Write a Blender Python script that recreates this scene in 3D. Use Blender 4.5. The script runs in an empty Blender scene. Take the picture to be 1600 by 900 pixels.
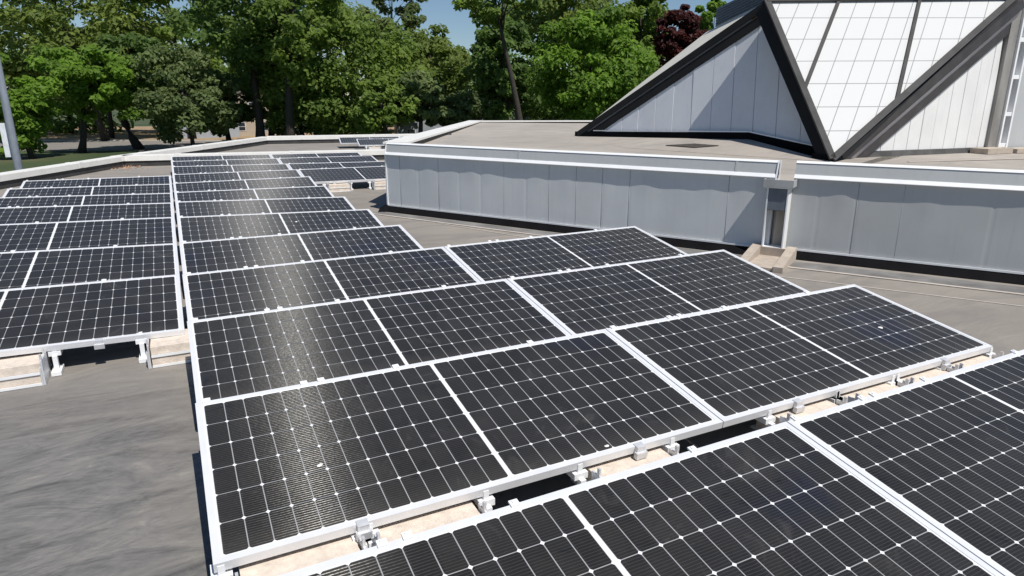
import bpy, math, random
from mathutils import Vector, Matrix, Euler
R = math.radians
S = bpy.context.scene
COL = S.collection

# ------------------------------------------------------------------ camera, sky, sun
cam_d = bpy.data.cameras.new('camera')
cam = bpy.data.objects.new('camera', cam_d)
COL.objects.link(cam)
CAM = Vector((0.0487, -0.7805, 1.5447))
CROT = Euler((1.2936, -0.0009, -0.4691), 'XYZ')
cam.location = CAM
cam.rotation_euler = CROT
FPX = 1029.34
cam_d.sensor_width = 36
cam_d.lens = FPX / 1600 * 36
cam_d.clip_start = 0.05
cam_d.clip_end = 3000
S.camera = cam

SUN = Vector((0.118, -0.50, 0.858)).normalized()      # towards the sun
elev = math.asin(SUN.z)
azim = math.atan2(SUN.x, SUN.y)
w = bpy.data.worlds.new('World')
S.world = w
w.use_nodes = True
nt = w.node_tree
bg = nt.nodes['Background']
sky = nt.nodes.new('ShaderNodeTexSky')
sky.sky_type = 'NISHITA'
sky.sun_disc = False
sky.sun_elevation = elev
sky.sun_rotation = azim
sky.air_density = 1.0
sky.dust_density = 0.0
sky.ozone_density = 5.0
nt.links.new(sky.outputs[0], bg.inputs[0])
bg.inputs[1].default_value = 0.078
sun_d = bpy.data.lights.new('sun', 'SUN')
sun_d.energy = 5.0
sun_d.angle = R(0.5)
sun_d.color = (1.0, 0.955, 0.89)
sun = bpy.data.objects.new('sun', sun_d)
COL.objects.link(sun)
sun.rotation_euler = SUN.to_track_quat('Z', 'Y').to_euler()
sun.location = (5, -20, 40)
S.view_settings.view_transform = 'Standard'
S.view_settings.look = 'None'
S.view_settings.exposure = 0.0
S.view_settings.gamma = 1
S.view_settings.use_curve_mapping = False
S.render.engine = 'CYCLES'
S.cycles.max_bounces = 6
S.cycles.transparent_max_bounces = 8

# ------------------------------------------------------------------ survey helpers (measured sight lines)
CM = CROT.to_matrix()
def ray(u, v):
    return (CM @ Vector(((u - 800) / FPX, (450 - v) / FPX, -1))).normalized()
def on_plane(u, v, p, n):
    d = ray(u, v); n = Vector(n)
    return CAM + d * ((Vector(p) - CAM).dot(n) / d.dot(n))
def on_z(u, v, z):
    return on_plane(u, v, (0, 0, z), (0, 0, 1))
FW = CM @ Vector((0, 0, -1))
FWH = Vector((FW.x, FW.y, 0)).normalized()
def at_depth(u, v, D):
    d = ray(u, v)
    return CAM + d * (D / d.dot(FWH))

# ------------------------------------------------------------------ mesh builder
class MB:
    def __init__(s):
        s.v = []; s.f = []; s.uv = {}; s.mi = []
    def face(s, pts, uv=None, mi=0):
        b = len(s.v)
        s.v += [tuple(p) for p in pts]
        if uv: s.uv[len(s.f)] = uv
        s.f.append(tuple(range(b, b + len(pts)))); s.mi.append(mi)
    def box(s, lo, hi, M=None):
        x0, y0, z0 = lo; x1, y1, z1 = hi
        P = [Vector(p) for p in ((x0,y0,z0),(x1,y0,z0),(x1,y1,z0),(x0,y1,z0),(x0,y0,z1),(x1,y0,z1),(x1,y1,z1),(x0,y1,z1))]
        if M: P = [M @ p for p in P]
        s.hexa(P)
    def hexa(s, P):
        b = len(s.v); s.v += [tuple(p) for p in P]
        for f in ((0,3,2,1),(4,5,6,7),(0,1,5,4),(1,2,6,5),(2,3,7,6),(3,0,4,7)):
            s.f.append(tuple(b + i for i in f)); s.mi.append(0)
    def prism(s, poly, z0, z1):
        n = len(poly); b = len(s.v)
        s.v += [(p[0], p[1], z0(p) if callable(z0) else z0) for p in poly]
        s.v += [(p[0], p[1], z1(p) if callable(z1) else z1) for p in poly]
        s.f.append(tuple(b + i for i in reversed(range(n)))); s.f.append(tuple(b + n + i for i in range(n)))
        for i in range(n):
            j = (i + 1) % n; s.f.append((b+i, b+j, b+n+j, b+n+i))
        s.mi += [0] * (n + 2)
    def extrude(s, pts, vec):
        n = len(pts); b = len(s.v); vec = Vector(vec)
        s.v += [tuple(p) for p in pts] + [tuple(Vector(p) + vec) for p in pts]
        s.f.append(tuple(b + i for i in reversed(range(n)))); s.f.append(tuple(b + n + i for i in range(n)))
        for i in range(n):
            j = (i + 1) % n; s.f.append((b+i, b+j, b+n+j, b+n+i))
        s.mi += [0] * (n + 2)
    def bar(s, a, b_, side, up, w_, h_):
        """bar from a to b_, section from the line: 0..w_ along side, 0..h_ along up"""
        a = Vector(a); b_ = Vector(b_); sd = Vector(side) * w_; u_ = Vector(up) * h_
        s.hexa([a, b_, b_ + sd, a + sd, a + u_, b_ + u_, b_ + sd + u_, a + sd + u_])
    def tube(s, pts, rad, n=8, cap=True):
        pts = [Vector(p) for p in pts]; rings = []
        for i, p in enumerate(pts):
            d = (pts[min(i+1, len(pts)-1)] - pts[max(i-1, 0)]).normalized()
            a = d.orthogonal().normalized() if abs(d.z) < .95 else Vector((1,0,0)).cross(d).normalized()
            c = d.cross(a)
            b = len(s.v); rings.append(b)
            for k in range(n):
                t = 2*math.pi*k/n
                s.v.append(tuple(p + (a*math.cos(t) + c*math.sin(t)) * rad[i]))
        for q in range(len(rings)-1):
            for k in range(n):
                k2 = (k+1) % n
                s.f.append((rings[q]+k, rings[q]+k2, rings[q+1]+k2, rings[q+1]+k)); s.mi.append(0)
        if cap:
            s.f.append(tuple(rings[0]+k for k in reversed(range(n)))); s.mi.append(0)
            s.f.append(tuple(rings[-1]+k for k in range(n))); s.mi.append(0)
    def mesh(s, name, mat, smooth=False):
        me = bpy.data.meshes.new(name)
        me.from_pydata(s.v, [], s.f)
        if s.uv:
            l = me.uv_layers.new(name='UVMap')
            for fi, uv in s.uv.items():
                p = me.polygons[fi]
                for k, li in enumerate(p.loop_indices): l.data[li].uv = uv[k]
        for m in (mat if isinstance(mat, (list, tuple)) else [mat]): me.materials.append(m)
        if any(s.mi): me.polygons.foreach_set('material_index', s.mi)
        if smooth: me.polygons.foreach_set('use_smooth', [True]*len(me.polygons))
        me.update()
        return me
    def build(s, name, mat, parent=None, smooth=False, fix=True):
        me = s.mesh(name, mat, smooth)
        if fix:
            import bmesh
            bm = bmesh.new(); bm.from_mesh(me)
            bmesh.ops.recalc_face_normals(bm, faces=bm.faces[:])
            bm.to_mesh(me); bm.free()
        o = bpy.data.objects.new(name, me); COL.objects.link(o)
        if parent:
            o.parent = parent
            o.matrix_parent_inverse = parent_inv(parent)
        return o
def parent_inv(p):
    M = Matrix.Translation(p.location) @ p.rotation_euler.to_matrix().to_4x4()
    if p.parent: return Matrix.Identity(4)      # parts are built in world space
    return M.inverted()

def tag(o, label=None, cat=None, group=None, kind=None):
    if label: o['label'] = label
    if cat: o['category'] = cat
    if group: o['group'] = group
    if kind: o['kind'] = kind
    return o
def thing(name, label, cat, loc=(0,0,0), rot=(0,0,0), group=None):
    o = bpy.data.objects.new(name, None); COL.objects.link(o)
    o.empty_display_size = 0.1
    o.location = loc; o.rotation_euler = rot
    return tag(o, label, cat, group)
def part(name, mesh, parent):
    o = bpy.data.objects.new(name, mesh); COL.objects.link(o); o.parent = parent
    return o
def dup(root, loc, rot, label, group=None):
    r = root.copy(); COL.objects.link(r); r.location = loc; r.rotation_euler = rot; r['label'] = label
    if group: r['group'] = group
    for ch in list(root.children):
        c = ch.copy(); COL.objects.link(c); c.parent = r
        for g in ch.children:
            d = g.copy(); COL.objects.link(d); d.parent = c
    return r

# ------------------------------------------------------------------ materials
def newmat(name):
    m = bpy.data.materials.new(name); m.use_nodes = True
    return m, m.node_tree.nodes, m.node_tree.links, m.node_tree.nodes['Principled BSDF']
def ramp(N, stops):
    r = N.new('ShaderNodeValToRGB')
    e = r.color_ramp.elements
    while len(e) < len(stops): e.new(0.5)
    for k, (p, c) in enumerate(stops):
        e[k].position = p; e[k].color = (*c, 1)
    return r
def coords(N, L, scale=(1,1,1), rot=(0,0,0), kind='Object'):
    t = N.new('ShaderNodeTexCoord'); m = N.new('ShaderNodeMapping')
    m.inputs['Scale'].default_value = scale; m.inputs['Rotation'].default_value = rot
    L.new(t.outputs[kind], m.inputs[0])
    return m.outputs[0]
def noise(N, L, vec, sc, det=4, rough=.55, dist=0):
    n = N.new('ShaderNodeTexNoise')
    n.inputs['Scale'].default_value = sc; n.inputs['Detail'].default_value = det
    n.inputs['Roughness'].default_value = rough; n.inputs['Distortion'].default_value = dist
    if vec: L.new(vec, n.inputs['Vector'])
    return n.outputs['Fac']
def mth(N, L, op, a, b=None, c=None, clamp=False):
    n = N.new('ShaderNodeMath'); n.operation = op; n.use_clamp = clamp
    for k, x in enumerate((a, b, c)):
        if x is None: continue
        if isinstance(x, (int, float)): n.inputs[k].default_value = x
        else: L.new(x, n.inputs[k])
    return n.outputs[0]
def mixc(N, L, f, a, b, mode='MIX'):
    n = N.new('ShaderNodeMix'); n.data_type = 'RGBA'; n.blend_type = mode
    for k, x in ((0, f), (6, a), (7, b)):
        if isinstance(x, (int, float)): n.inputs[k].default_value = x
        elif isinstance(x, tuple): n.inputs[k].default_value = (*x, 1)
        else: L.new(x, n.inputs[k])
    return n.outputs[2]
def bump(N, L, B, h, strength, dist=.01):
    b = N.new('ShaderNodeBump'); b.inputs['Strength'].default_value = strength; b.inputs['Distance'].default_value = dist
    L.new(h, b.inputs['Height']); L.new(b.outputs[0], B.inputs['Normal'])
def plain(name, c, rough=.6, metal=0, var=.12, nsc=6, bmp=0, scale=(1,1,1)):
    m, N, L, B = newmat(name)
    v = coords(N, L, scale)
    f = noise(N, L, v, nsc, 5, .6)
    lo = tuple(x*(1-var) for x in c); hi = tuple(min(1, x*(1+var)) for x in c)
    r = ramp(N, [(.3, lo), (.7, hi)])
    L.new(f, r.inputs[0]); L.new(r.outputs[0], B.inputs['Base Color'])
    B.inputs['Roughness'].default_value = rough; B.inputs['Metallic'].default_value = metal
    if bmp: bump(N, L, B, noise(N, L, v, nsc*8, 4), bmp)
    return m

M_frame = plain('anodised_frame', (.74, .75, .77), .38, 0.15, .05, 8)
M_clamp = plain('clamp_aluminium', (.62, .63, .65), .4, .25, .12, 20)
M_galv = plain('galvanised_steel', (.36, .37, .38), .45, .35, .15, 14)
M_conc = plain('ballast_concrete', (.66, .575, .49), .9, 0, .16, 22, .35)
M_under = plain('module_backsheet', (.05, .05, .055), .6)
M_epdm = plain('black_membrane', (.005, .005, .006), .9, 0, .35, 5, .2)
M_epdm.node_tree.nodes['Principled BSDF'].inputs['Specular IOR Level'].default_value = .12
M_inner = plain('dark_parapet_membrane', (.045, .043, .042), .7, 0, .3, 4, .2)
M_cope = plain('white_coping', (.78, .77, .73), .45, 0, .06, 3)
M_trim = plain('white_metal_trim', (.80, .81, .82), .4, 0, .05, 5)
M_bronze = plain('dark_bronze_fascia', (.011, .0105, .0105), .7, 0, .25, 3)
M_bronze.node_tree.nodes['Principled BSDF'].inputs['Specular IOR Level'].default_value = .25
M_ledge = plain('lit_ledge', (.13, .125, .12), .35, 0.2, .2, 4)  # bronze ledge, light on its upper face put into a paler colour
M_skyframe = plain('skylight_frame', (.085, .083, .082), .85, 0, .15, 5)
M_skyframe.node_tree.nodes['Principled BSDF'].inputs['Specular IOR Level'].default_value = .1
M_cream = plain('cream_facet', (.70, .67, .58), .5, 0, .06, 3)
M_box = plain('collector_metal', (.42, .43, .43), .45, 0.1, .12, 5)
M_brick = plain('tan_brick', (.30, .20, .14), .85, 0, .2, 12)
M_pole = plain('pole_steel', (.30, .33, .38), .4, .3, .12, 6)
M_sign = plain('sign_board', (.72, .76, .80), .5)
M_splash = plain('splash_concrete', (.42, .36, .30), .9, 0, .15, 10, .2)
M_guano = plain('bird_dropping', (.80, .78, .74), .8)
M_mat = plain('drain_mat', (.055, .047, .04), .9, 0, .3, 30, .3)
M_leaves = plain('dry_leaves', (.42, .24, .14), .9, 0, .4, 60)

def cladding(name, base, seam_sp=.40):
    m, N, L, B = newmat(name)
    v = coords(N, L)
    f = noise(N, L, v, 1.3, 4, .6)
    lo = tuple(x*.93 for x in base); hi = tuple(min(.9, x*1.05) for x in base)
    r = ramp(N, [(.3, lo), (.7, hi)]); L.new(f, r.inputs[0])
    st = noise(N, L, coords(N, L, (9, 9, .5)), 2.0, 4, .6)       # vertical rain streaks
    c = mixc(N, L, mth(N, L, 'MULTIPLY', mth(N, L, 'SUBTRACT', st, .52, clamp=True), .6), r.outputs[0], tuple(x*.6 for x in base))
    L.new(c, B.inputs['Base Color'])
    B.inputs['Roughness'].default_value = .5
    bump(N, L, B, noise(N, L, coords(N, L, (2.2, 2.2, .5)), 1.1, 2), .25, .012)
    return m
M_clad = cladding('grey_white_cladding', (.615, .635, .64))
M_cladL = cladding('grazing_lit_siding', (.64, .66, .69))  # same cladding, its tone set for the grazing sun on the left face
M_cladR = cladding('sunlit_skylight_siding', (.76, .76, .75))  # same cladding again, painted whiter for the face turned to the sun
M_clad2 = cladding('darker_grey_cladding', (.45, .465, .47))  # darker cladding tone for the second wall, fascia and side panel
M_clap = cladding('slate_clapboard', (.09, .11, .13))

def roof_mat(name='roof_membrane', gain=1.0):
    m, N, L, B = newmat(name)
    v = coords(N, L)
    big = noise(N, L, v, .35, 5, .6, .4)
    r = ramp(N, [(.30, (.228, .204, .176)), (.5, (.277, .250, .217)), (.72, (.328, .297, .258))])
    L.new(big, r.inputs[0])
    c = r.outputs[0]
    st = noise(N, L, coords(N, L, (.8, 1.7, 1), (0, 0, R(14))), 1.1, 7, .62, 1.6)     # wind-blown dirt streaks
    c = mixc(N, L, mth(N, L, 'MULTIPLY', mth(N, L, 'SUBTRACT', st, .46, clamp=True), 2.6, clamp=True), c, (.165, .153, .143))
    fine = noise(N, L, v, 38, 3, .7)
    c = mixc(N, L, mth(N, L, 'MULTIPLY', fine, .3), c, (.17, .16, .15))
    # ponding dirt: a stained area of the deck around (-1.5, 1.5)
    t = N.new('ShaderNodeTexCoord'); sx = N.new('ShaderNodeSeparateXYZ'); L.new(t.outputs['Object'], sx.inputs[0])
    dx = mth(N, L, 'MULTIPLY', mth(N, L, 'ADD', sx.outputs[0], 1.6), .5)
    dy = mth(N, L, 'MULTIPLY', mth(N, L, 'SUBTRACT', sx.outputs[1], 1.2), .36)
    d = mth(N, L, 'SQRT', mth(N, L, 'ADD', mth(N, L, 'MULTIPLY', dx, dx), mth(N, L, 'MULTIPLY', dy, dy)))
    d = mth(N, L, 'ADD', d, mth(N, L, 'MULTIPLY', mth(N, L, 'SUBTRACT', big, .5), 1.4))
    mr = N.new('ShaderNodeMapRange'); mr.inputs[1].default_value = .75; mr.inputs[2].default_value = 1.35
    mr.inputs[3].default_value = 1; mr.inputs[4].default_value = 0; L.new(d, mr.inputs[0])
    pond = ramp(N, [(.37, (.070, .069, .069)), (.44, (.118, .116, .113)), (.52, (.152, .148, .143)), (.60, (.185, .178, .168)), (.68, (.255, .240, .222))])
    pa = noise(N, L, coords(N, L, (.9, 2.1, 1), (0, 0, R(10))), 1.3, 7, .62, 2.2)
    pb = noise(N, L, coords(N, L, (1.6, 3.0, 1), (0, 0, R(22))), 3.1, 5, .6, 3.0)
    L.new(mth(N, L, 'ADD', mth(N, L, 'MULTIPLY', pa, .65), mth(N, L, 'MULTIPLY', pb, .35)), pond.inputs[0])
    c = mixc(N, L, mth(N, L, 'MULTIPLY', mr.outputs[0], .9), c, pond.outputs[0])
    c = mixc(N, L, 1.0, c, (gain, gain, gain), 'MULTIPLY')
    L.new(c, B.inputs['Base Color'])
    B.inputs['Roughness'].default_value = .75
    h = mth(N, L, 'ADD', noise(N, L, coords(N, L, (.6, 1.5, 1), (0, 0, R(14))), 1.7, 4, .5, 1.8), mth(N, L, 'MULTIPLY', fine, .05))
    bump(N, L, B, h, 1.0, .05)
    bn_ = [n for n in N if n.type == 'BUMP'][0]
    L.new(mth(N, L, 'ADD', .30, mth(N, L, 'MULTIPLY', mr.outputs[0], .65)), bn_.inputs['Strength'])
    return m
M_roof = roof_mat()
M_roofu = roof_mat('upper_roof_membrane', 1.42)

ML, MW = 2.3394, 1.05          # module size
TH = 0.1567
PITCH = 1.4021
GAP = 0.027
FR = 0.027                     # frame lip width
NC, NR = 13, 6
CGAP = 0.020
cw = (ML - 2*FR - CGAP - .016) / 2 / NC
chh = (MW - 2*FR - .012) / NR
def cell_mat():
    m, N, L, B = newmat('solar_cells')
    uv = N.new('ShaderNodeUVMap'); uv.uv_map = 'UVMap'
    sx = N.new('ShaderNodeSeparateXYZ'); L.new(uv.outputs[0], sx.inputs[0])
    oi = N.new('ShaderNodeObjectInfo')
    x = mth(N, L, 'SUBTRACT', mth(N, L, 'ABSOLUTE', mth(N, L, 'SUBTRACT', sx.outputs[0], ML/2)), CGAP/2)
    y = mth(N, L, 'SUBTRACT', sx.outputs[1], FR + .006)
    # slight hand-made waviness of the printed lines
    wob = noise(N, L, uv.outputs[0], 9, 2)
    y2 = mth(N, L, 'ADD', y, mth(N, L, 'MULTIPLY', mth(N, L, 'SUBTRACT', wob, .5), .006))
    def distline(val, per):   # distance to nearest multiple of per
        q = mth(N, L, 'DIVIDE', val, per)
        return mth(N, L, 'MULTIPLY', mth(N, L, 'ABSOLUTE', mth(N, L, 'SUBTRACT', q, mth(N, L, 'ROUND', q))), per)
    dx = distline(x, cw); dy = distline(y, chh)
    lx = mth(N, L, 'LESS_THAN', dx, .0019)
    ly = mth(N, L, 'LESS_THAN', dy, .0017)
    dia = mth(N, L, 'LESS_THAN', mth(N, L, 'ADD', dx, dy), .0095)
    cen = mth(N, L, 'LESS_THAN', x, 0.0)
    ey = mth(N, L, 'GREATER_THAN', mth(N, L, 'ABSOLUTE', mth(N, L, 'SUBTRACT', sx.outputs[1], MW/2)), MW/2 - FR - .006)
    ex = mth(N, L, 'GREATER_THAN', mth(N, L, 'ABSOLUTE', mth(N, L, 'SUBTRACT', sx.outputs[0], ML/2)), ML/2 - FR - .008)
    grid = mth(N, L, 'MAXIMUM', lx, ly)
    solid = mth(N, L, 'MAXIMUM', mth(N, L, 'MAXIMUM', cen, dia), mth(N, L, 'MAXIMUM', ex, ey))
    # wires across each cell
    wd = distline(y2, chh/13)
    wire = mth(N, L, 'LESS_THAN', wd, .0016)
    # cell colour: dark grey, each cell a shade of its own, some bluish
    cx = mth(N, L, 'FLOOR', mth(N, L, 'DIVIDE', mth(N, L, 'SUBTRACT', sx.outputs[0], ML/2), cw))
    cy = mth(N, L, 'FLOOR', mth(N, L, 'DIVIDE', y, chh))
    cv = N.new('ShaderNodeCombineXYZ'); L.new(cx, cv.inputs[0]); L.new(cy, cv.inputs[1]); L.new(mth(N, L, 'MULTIPLY', oi.outputs['Random'], 91), cv.inputs[2])
    wn = N.new('ShaderNodeTexWhiteNoise'); L.new(cv.outputs[0], wn.inputs[0])
    tc = N.new('ShaderNodeMapping'); L.new(uv.outputs[0], tc.inputs[0])
    off = N.new('ShaderNodeCombineXYZ'); L.new(mth(N, L, 'MULTIPLY', oi.outputs['Random'], 57), off.inputs[0]); L.new(mth(N, L, 'MULTIPLY', oi.outputs['Random'], 23), off.inputs[1])
    L.new(off.outputs[0], tc.inputs['Location'])
    cl = noise(N, L, tc.outputs[0], 1.2, 3, .5)
    c = mixc(N, L, wn.outputs[0], (.0175, .0165, .0150), (.0250, .0238, .0220))
    c = mixc(N, L, mth(N, L, 'MULTIPLY', mth(N, L, 'SUBTRACT', cl, .60, clamp=True), 6, clamp=True), c, (.013, .014, .026))
    dust = noise(N, L, tc.outputs[0], 3.2, 6, .7, .6)
    dmask = mth(N, L, 'MULTIPLY', mth(N, L, 'SUBTRACT', dust, .44, clamp=True), 1.6, clamp=True)
    c = mixc(N, L, mth(N, L, 'MULTIPLY', dmask, .16), c, (.16, .15, .135))
    sm = noise(N, L, tc.outputs[0], 2.1, 7, .72, 2.4)
    c = mixc(N, L, mth(N, L, 'MULTIPLY', mth(N, L, 'SUBTRACT', sm, .57, clamp=True), 2.6, clamp=True), c, (.10, .095, .09))
    c = mixc(N, L, mth(N, L, 'MULTIPLY', mth(N, L, 'SUBTRACT', .40, sm, clamp=True), 8, clamp=True), c, (.006, .006, .007))
    le = N.new('ShaderNodeMapRange'); le.inputs[1].default_value = FR; le.inputs[2].default_value = FR + .11; le.inputs[3].default_value = 1; le.inputs[4].default_value = 0
    L.new(mth(N, L, 'ADD', sx.outputs[1], mth(N, L, 'MULTIPLY', mth(N, L, 'SUBTRACT', dust, .5), .16)), le.inputs[0])
    c = mixc(N, L, mth(N, L, 'MULTIPLY', le.outputs[0], .10), c, (.20, .18, .155))
    c = mixc(N, L, mth(N, L, 'MULTIPLY', wire, .30), c, (.085, .085, .088))
    c = mixc(N, L, mth(N, L, 'MULTIPLY', grid, .62), c, (.50, .51, .52))
    c = mixc(N, L, solid, c, (.74, .75, .76))
    L.new(c, B.inputs['Base Color'])
    rg = mth(N, L, 'ADD', .22, mth(N, L, 'MULTIPLY', dust, .22))
    L.new(rg, B.inputs['Roughness'])
    B.inputs['IOR'].default_value = 1.33
    # brushed wires: narrow along the row, wide across it
    tg = N.new('ShaderNodeTangent'); tg.direction_type = 'UV_MAP'; tg.uv_map = 'UVMap'
    A = N.new('ShaderNodeBsdfAnisotropic')
    A.inputs['Roughness'].default_value = .37; A.inputs['Anisotropy'].default_value = .83; A.inputs['Rotation'].default_value = 0.0
    L.new(tg.outputs[0], A.inputs['Tangent'])
    sp = noise(N, L, uv.outputs[0], 95, 3, .8)
    ac = mixc(N, L, mth(N, L, 'MULTIPLY', mth(N, L, 'SUBTRACT', sp, .42, clamp=True), 4.5, clamp=True), (.22, .22, .21), (.70, .70, .68))
    L.new(ac, A.inputs['Color'])
    notg = mth(N, L, 'SUBTRACT', 1, mth(N, L, 'MAXIMUM', grid, solid))
    wm = mth(N, L, 'ADD', mth(N, L, 'MULTIPLY', wire, .085), .003)
    mx = N.new('ShaderNodeMixShader'); L.new(mth(N, L, 'MULTIPLY', wm, notg), mx.inputs[0])
    out = [n for n in N if n.type == 'OUTPUT_MATERIAL'][0]
    L.new(B.outputs[0], mx.inputs[1]); L.new(A.outputs[0], mx.inputs[2]); L.new(mx.outputs[0], out.inputs[0])
    return m
M_cell = cell_mat()

def kalwall_mat():
    m, N, L, B = newmat('translucent_skylight')
    uv = N.new('ShaderNodeUVMap'); uv.uv_map = 'UVMap'
    sx = N.new('ShaderNodeSeparateXYZ'); L.new(uv.outputs[0], sx.inputs[0])
    def ln(val, per, wd):
        q = mth(N, L, 'DIVIDE', val, per)
        return mth(N, L, 'LESS_THAN', mth(N, L, 'MULTIPLY', mth(N, L, 'ABSOLUTE', mth(N, L, 'SUBTRACT', q, mth(N, L, 'ROUND', q))), per), wd)
    g = mth(N, L, 'MAXIMUM', ln(sx.outputs[0], .3175, .007), ln(sx.outputs[1], .43, .007))
    f = noise(N, L, coords(N, L), 1.2, 3)
    base = mixc(N, L, f, (.60, .61, .61), (.64, .64, .63))
    L.new(mixc(N, L, mth(N, L, 'MULTIPLY', g, .8), base, (.20, .20, .20)), B.inputs['Base Color'])
    B.inputs['Roughness'].default_value = .85
    B.inputs['Specular IOR Level'].default_value = .15
    return m
M_kal = kalwall_mat()

def leaf_mat(name, c1, c2):
    m, N, L, B = newmat(name)
    a = N.new('ShaderNodeAttribute'); a.attribute_name = 'tint'
    L.new(mixc(N, L, a.outputs['Fac'], c1, c2), B.inputs['Base Color'])
    B.inputs['Roughness'].default_value = .55
    B.inputs['Specular IOR Level'].default_value = .25
    tr = N.new('ShaderNodeBsdfTranslucent')
    L.new(mixc(N, L, a.outputs['Fac'], tuple(x*1.9 for x in c1), tuple(x*1.9 for x in c2)), tr.inputs[0])
    mx = N.new('ShaderNodeMixShader'); mx.inputs[0].default_value = .46
    out = [n for n in N if n.type == 'OUTPUT_MATERIAL'][0]
    L.new(B.outputs[0], mx.inputs[1]); L.new(tr.outputs[0], mx.inputs[2]); L.new(mx.outputs[0], out.inputs[0])
    return m
LEAF = {
 'bright': leaf_mat('bright_green_leaves', (0.082, 0.148, 0.022), (0.177, 0.296, 0.033)),
 'mid': leaf_mat('mid_green_leaves', (0.089, 0.142, 0.030), (0.190, 0.266, 0.049)),
 'olive': leaf_mat('olive_leaves', (0.093, 0.140, 0.030), (0.200, 0.253, 0.059)),
 'grey': leaf_mat('grey_green_leaves', (0.084, 0.120, 0.040), (0.185, 0.236, 0.092)),
 'dark': leaf_mat('dark_green_leaves', (0.063, 0.110, 0.029), (0.141, 0.223, 0.051)),
 'red': leaf_mat('copper_leaves', (0.030, 0.010, 0.010), (0.100, 0.025, 0.022)),
}
M_bark = plain('bark', (.040, .033, .027), .9, 0, .3, 5, .4)
M_bark2 = plain('pale_bark', (.12, .10, .085), .9, 0, .3, 5, .4)

# ------------------------------------------------------------------ ground, road, yard
def ground_mat():
    m, N, L, B = newmat('lawn_ground')
    v = coords(N, L)
    r = ramp(N, [(.35, (.030, .052, .014)), (.52, (.055, .075, .024)), (.64, (.13, .105, .06))])
    L.new(noise(N, L, v, .06, 6, .6), r.inputs[0])
    c = mixc(N, L, mth(N, L, 'MULTIPLY', noise(N, L, v, 3, 4), .5), r.outputs[0], (.03, .05, .012))
    L.new(c, B.inputs['Base Color']); B.inputs['Roughness'].default_value = .9
    return m
GZ = -4.5
g = MB(); g.face([(-900,-400,GZ),(900,-400,GZ),(900,1200,GZ),(-900,1200,GZ)])
tag(g.build('ground', ground_mat()), kind='structure')
M_road = plain('asphalt_road', (.20, .185, .165), .9, 0, .12, .6)
M_dirt = plain('dry_yard', (.30, .21, .12), .95, 0, .25, .25)
M_curb = plain('kerb_concrete', (.42, .38, .33), .9, 0, .1, 2)
def band(name, v0, v1, u0, u1, z, mat):
    p = [on_z(u, v, GZ) for u, v in ((u0, v0[0]), (u1, v0[1]), (u1, v1[1]), (u0, v1[0]))]
    m_ = MB(); m_.face([(q.x, q.y, z) for q in p])
    tag(m_.build(name, mat), kind='structure')
band('road', (236, 235), (219, 222), -500, 900, GZ + .004, M_road)
band('dry_yard', (217, 219), (196, 199), -300, 760, GZ + .006, M_dirt)
p0 = on_z(-500, 219, GZ); p1 = on_z(900, 222, GZ)
d_ = (p1 - p0).normalized(); nn = Vector((-d_.y, d_.x, 0))
m_ = MB(); m_.bar((p0.x, p0.y, GZ), (p1.x, p1.y, GZ), nn, (0,0,1), 1.6, .13)
tag(m_.build('pavement', M_curb), kind='structure')

# ------------------------------------------------------------------ the building and its roofs
ZL = -0.2                                    # lower roof deck
def upz(p): return .68 + .0178 * (p[1] - 6.2)   # upper roof falls gently to the scupper
A0 = Vector((-12.2, -8.0)); P0 = Vector((-3.15, 15.85)); P1 = Vector((-1.25, 19.95))
d0 = (P1 - P0).normalized()
PL = P0 - d0 * 26
F1 = Vector((3.62, 28.6)); F2 = Vector((16, 27.2))
W0 = Vector((3.107, 9.728)); W1 = Vector((6.102, 4.566)); W2 = Vector((6.262, 4.446)); W3 = Vector((7.446, 2.568))
dW3 = (W3 - W2).normalized(); W4 = W2 + dW3 * 9
C0 = Vector((3.20, 10.20)); C1 = Vector((8.449, 18.756)); C2 = Vector((11.85, 17.167)); C3 = C2 + (C2 - C1).normalized() * 14

bld = thing('flat_roof_building', 'low building with taupe membrane flat roofs and white edged parapets', 'building', (0, 0, GZ))
m_ = MB(); m_.prism([PL, Vector((20, -8)), F2, F1, P1], ZL - .35, ZL)
m_.build('lower_roof', M_roof, bld)
# outside walls down to the ground
m_ = MB()
pts = [PL, P0, P1, F1, F2]
for a, b in zip(pts[:-1], pts[1:]):
    t = (b - a).normalized(); o_ = Vector((-t.y, t.x)) * .22
    q = [a + o_ * .3, b + o_ * .3, b + o_, a + o_]
    m_.prism(q, GZ, ZL - .36)
m_.build('outer_wall', M_brick, bld)
# upper roof deck
up_poly = [W0 + Vector((.14, .08)), W1 + Vector((.06, .02)), W1 + Vector((.02, -.05)), W2 + Vector((.0, .0)), W2 + Vector((.1, .05)), W4 + Vector((.1, .05)), Vector((24, -3)), Vector((24, 12)), C3, C2, C1 , C0 + Vector((.1, 0))]
m_ = MB()
m_.prism(up_poly, ZL + .001, upz)
m_.build('upper_roof', M_roofu, bld)

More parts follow.
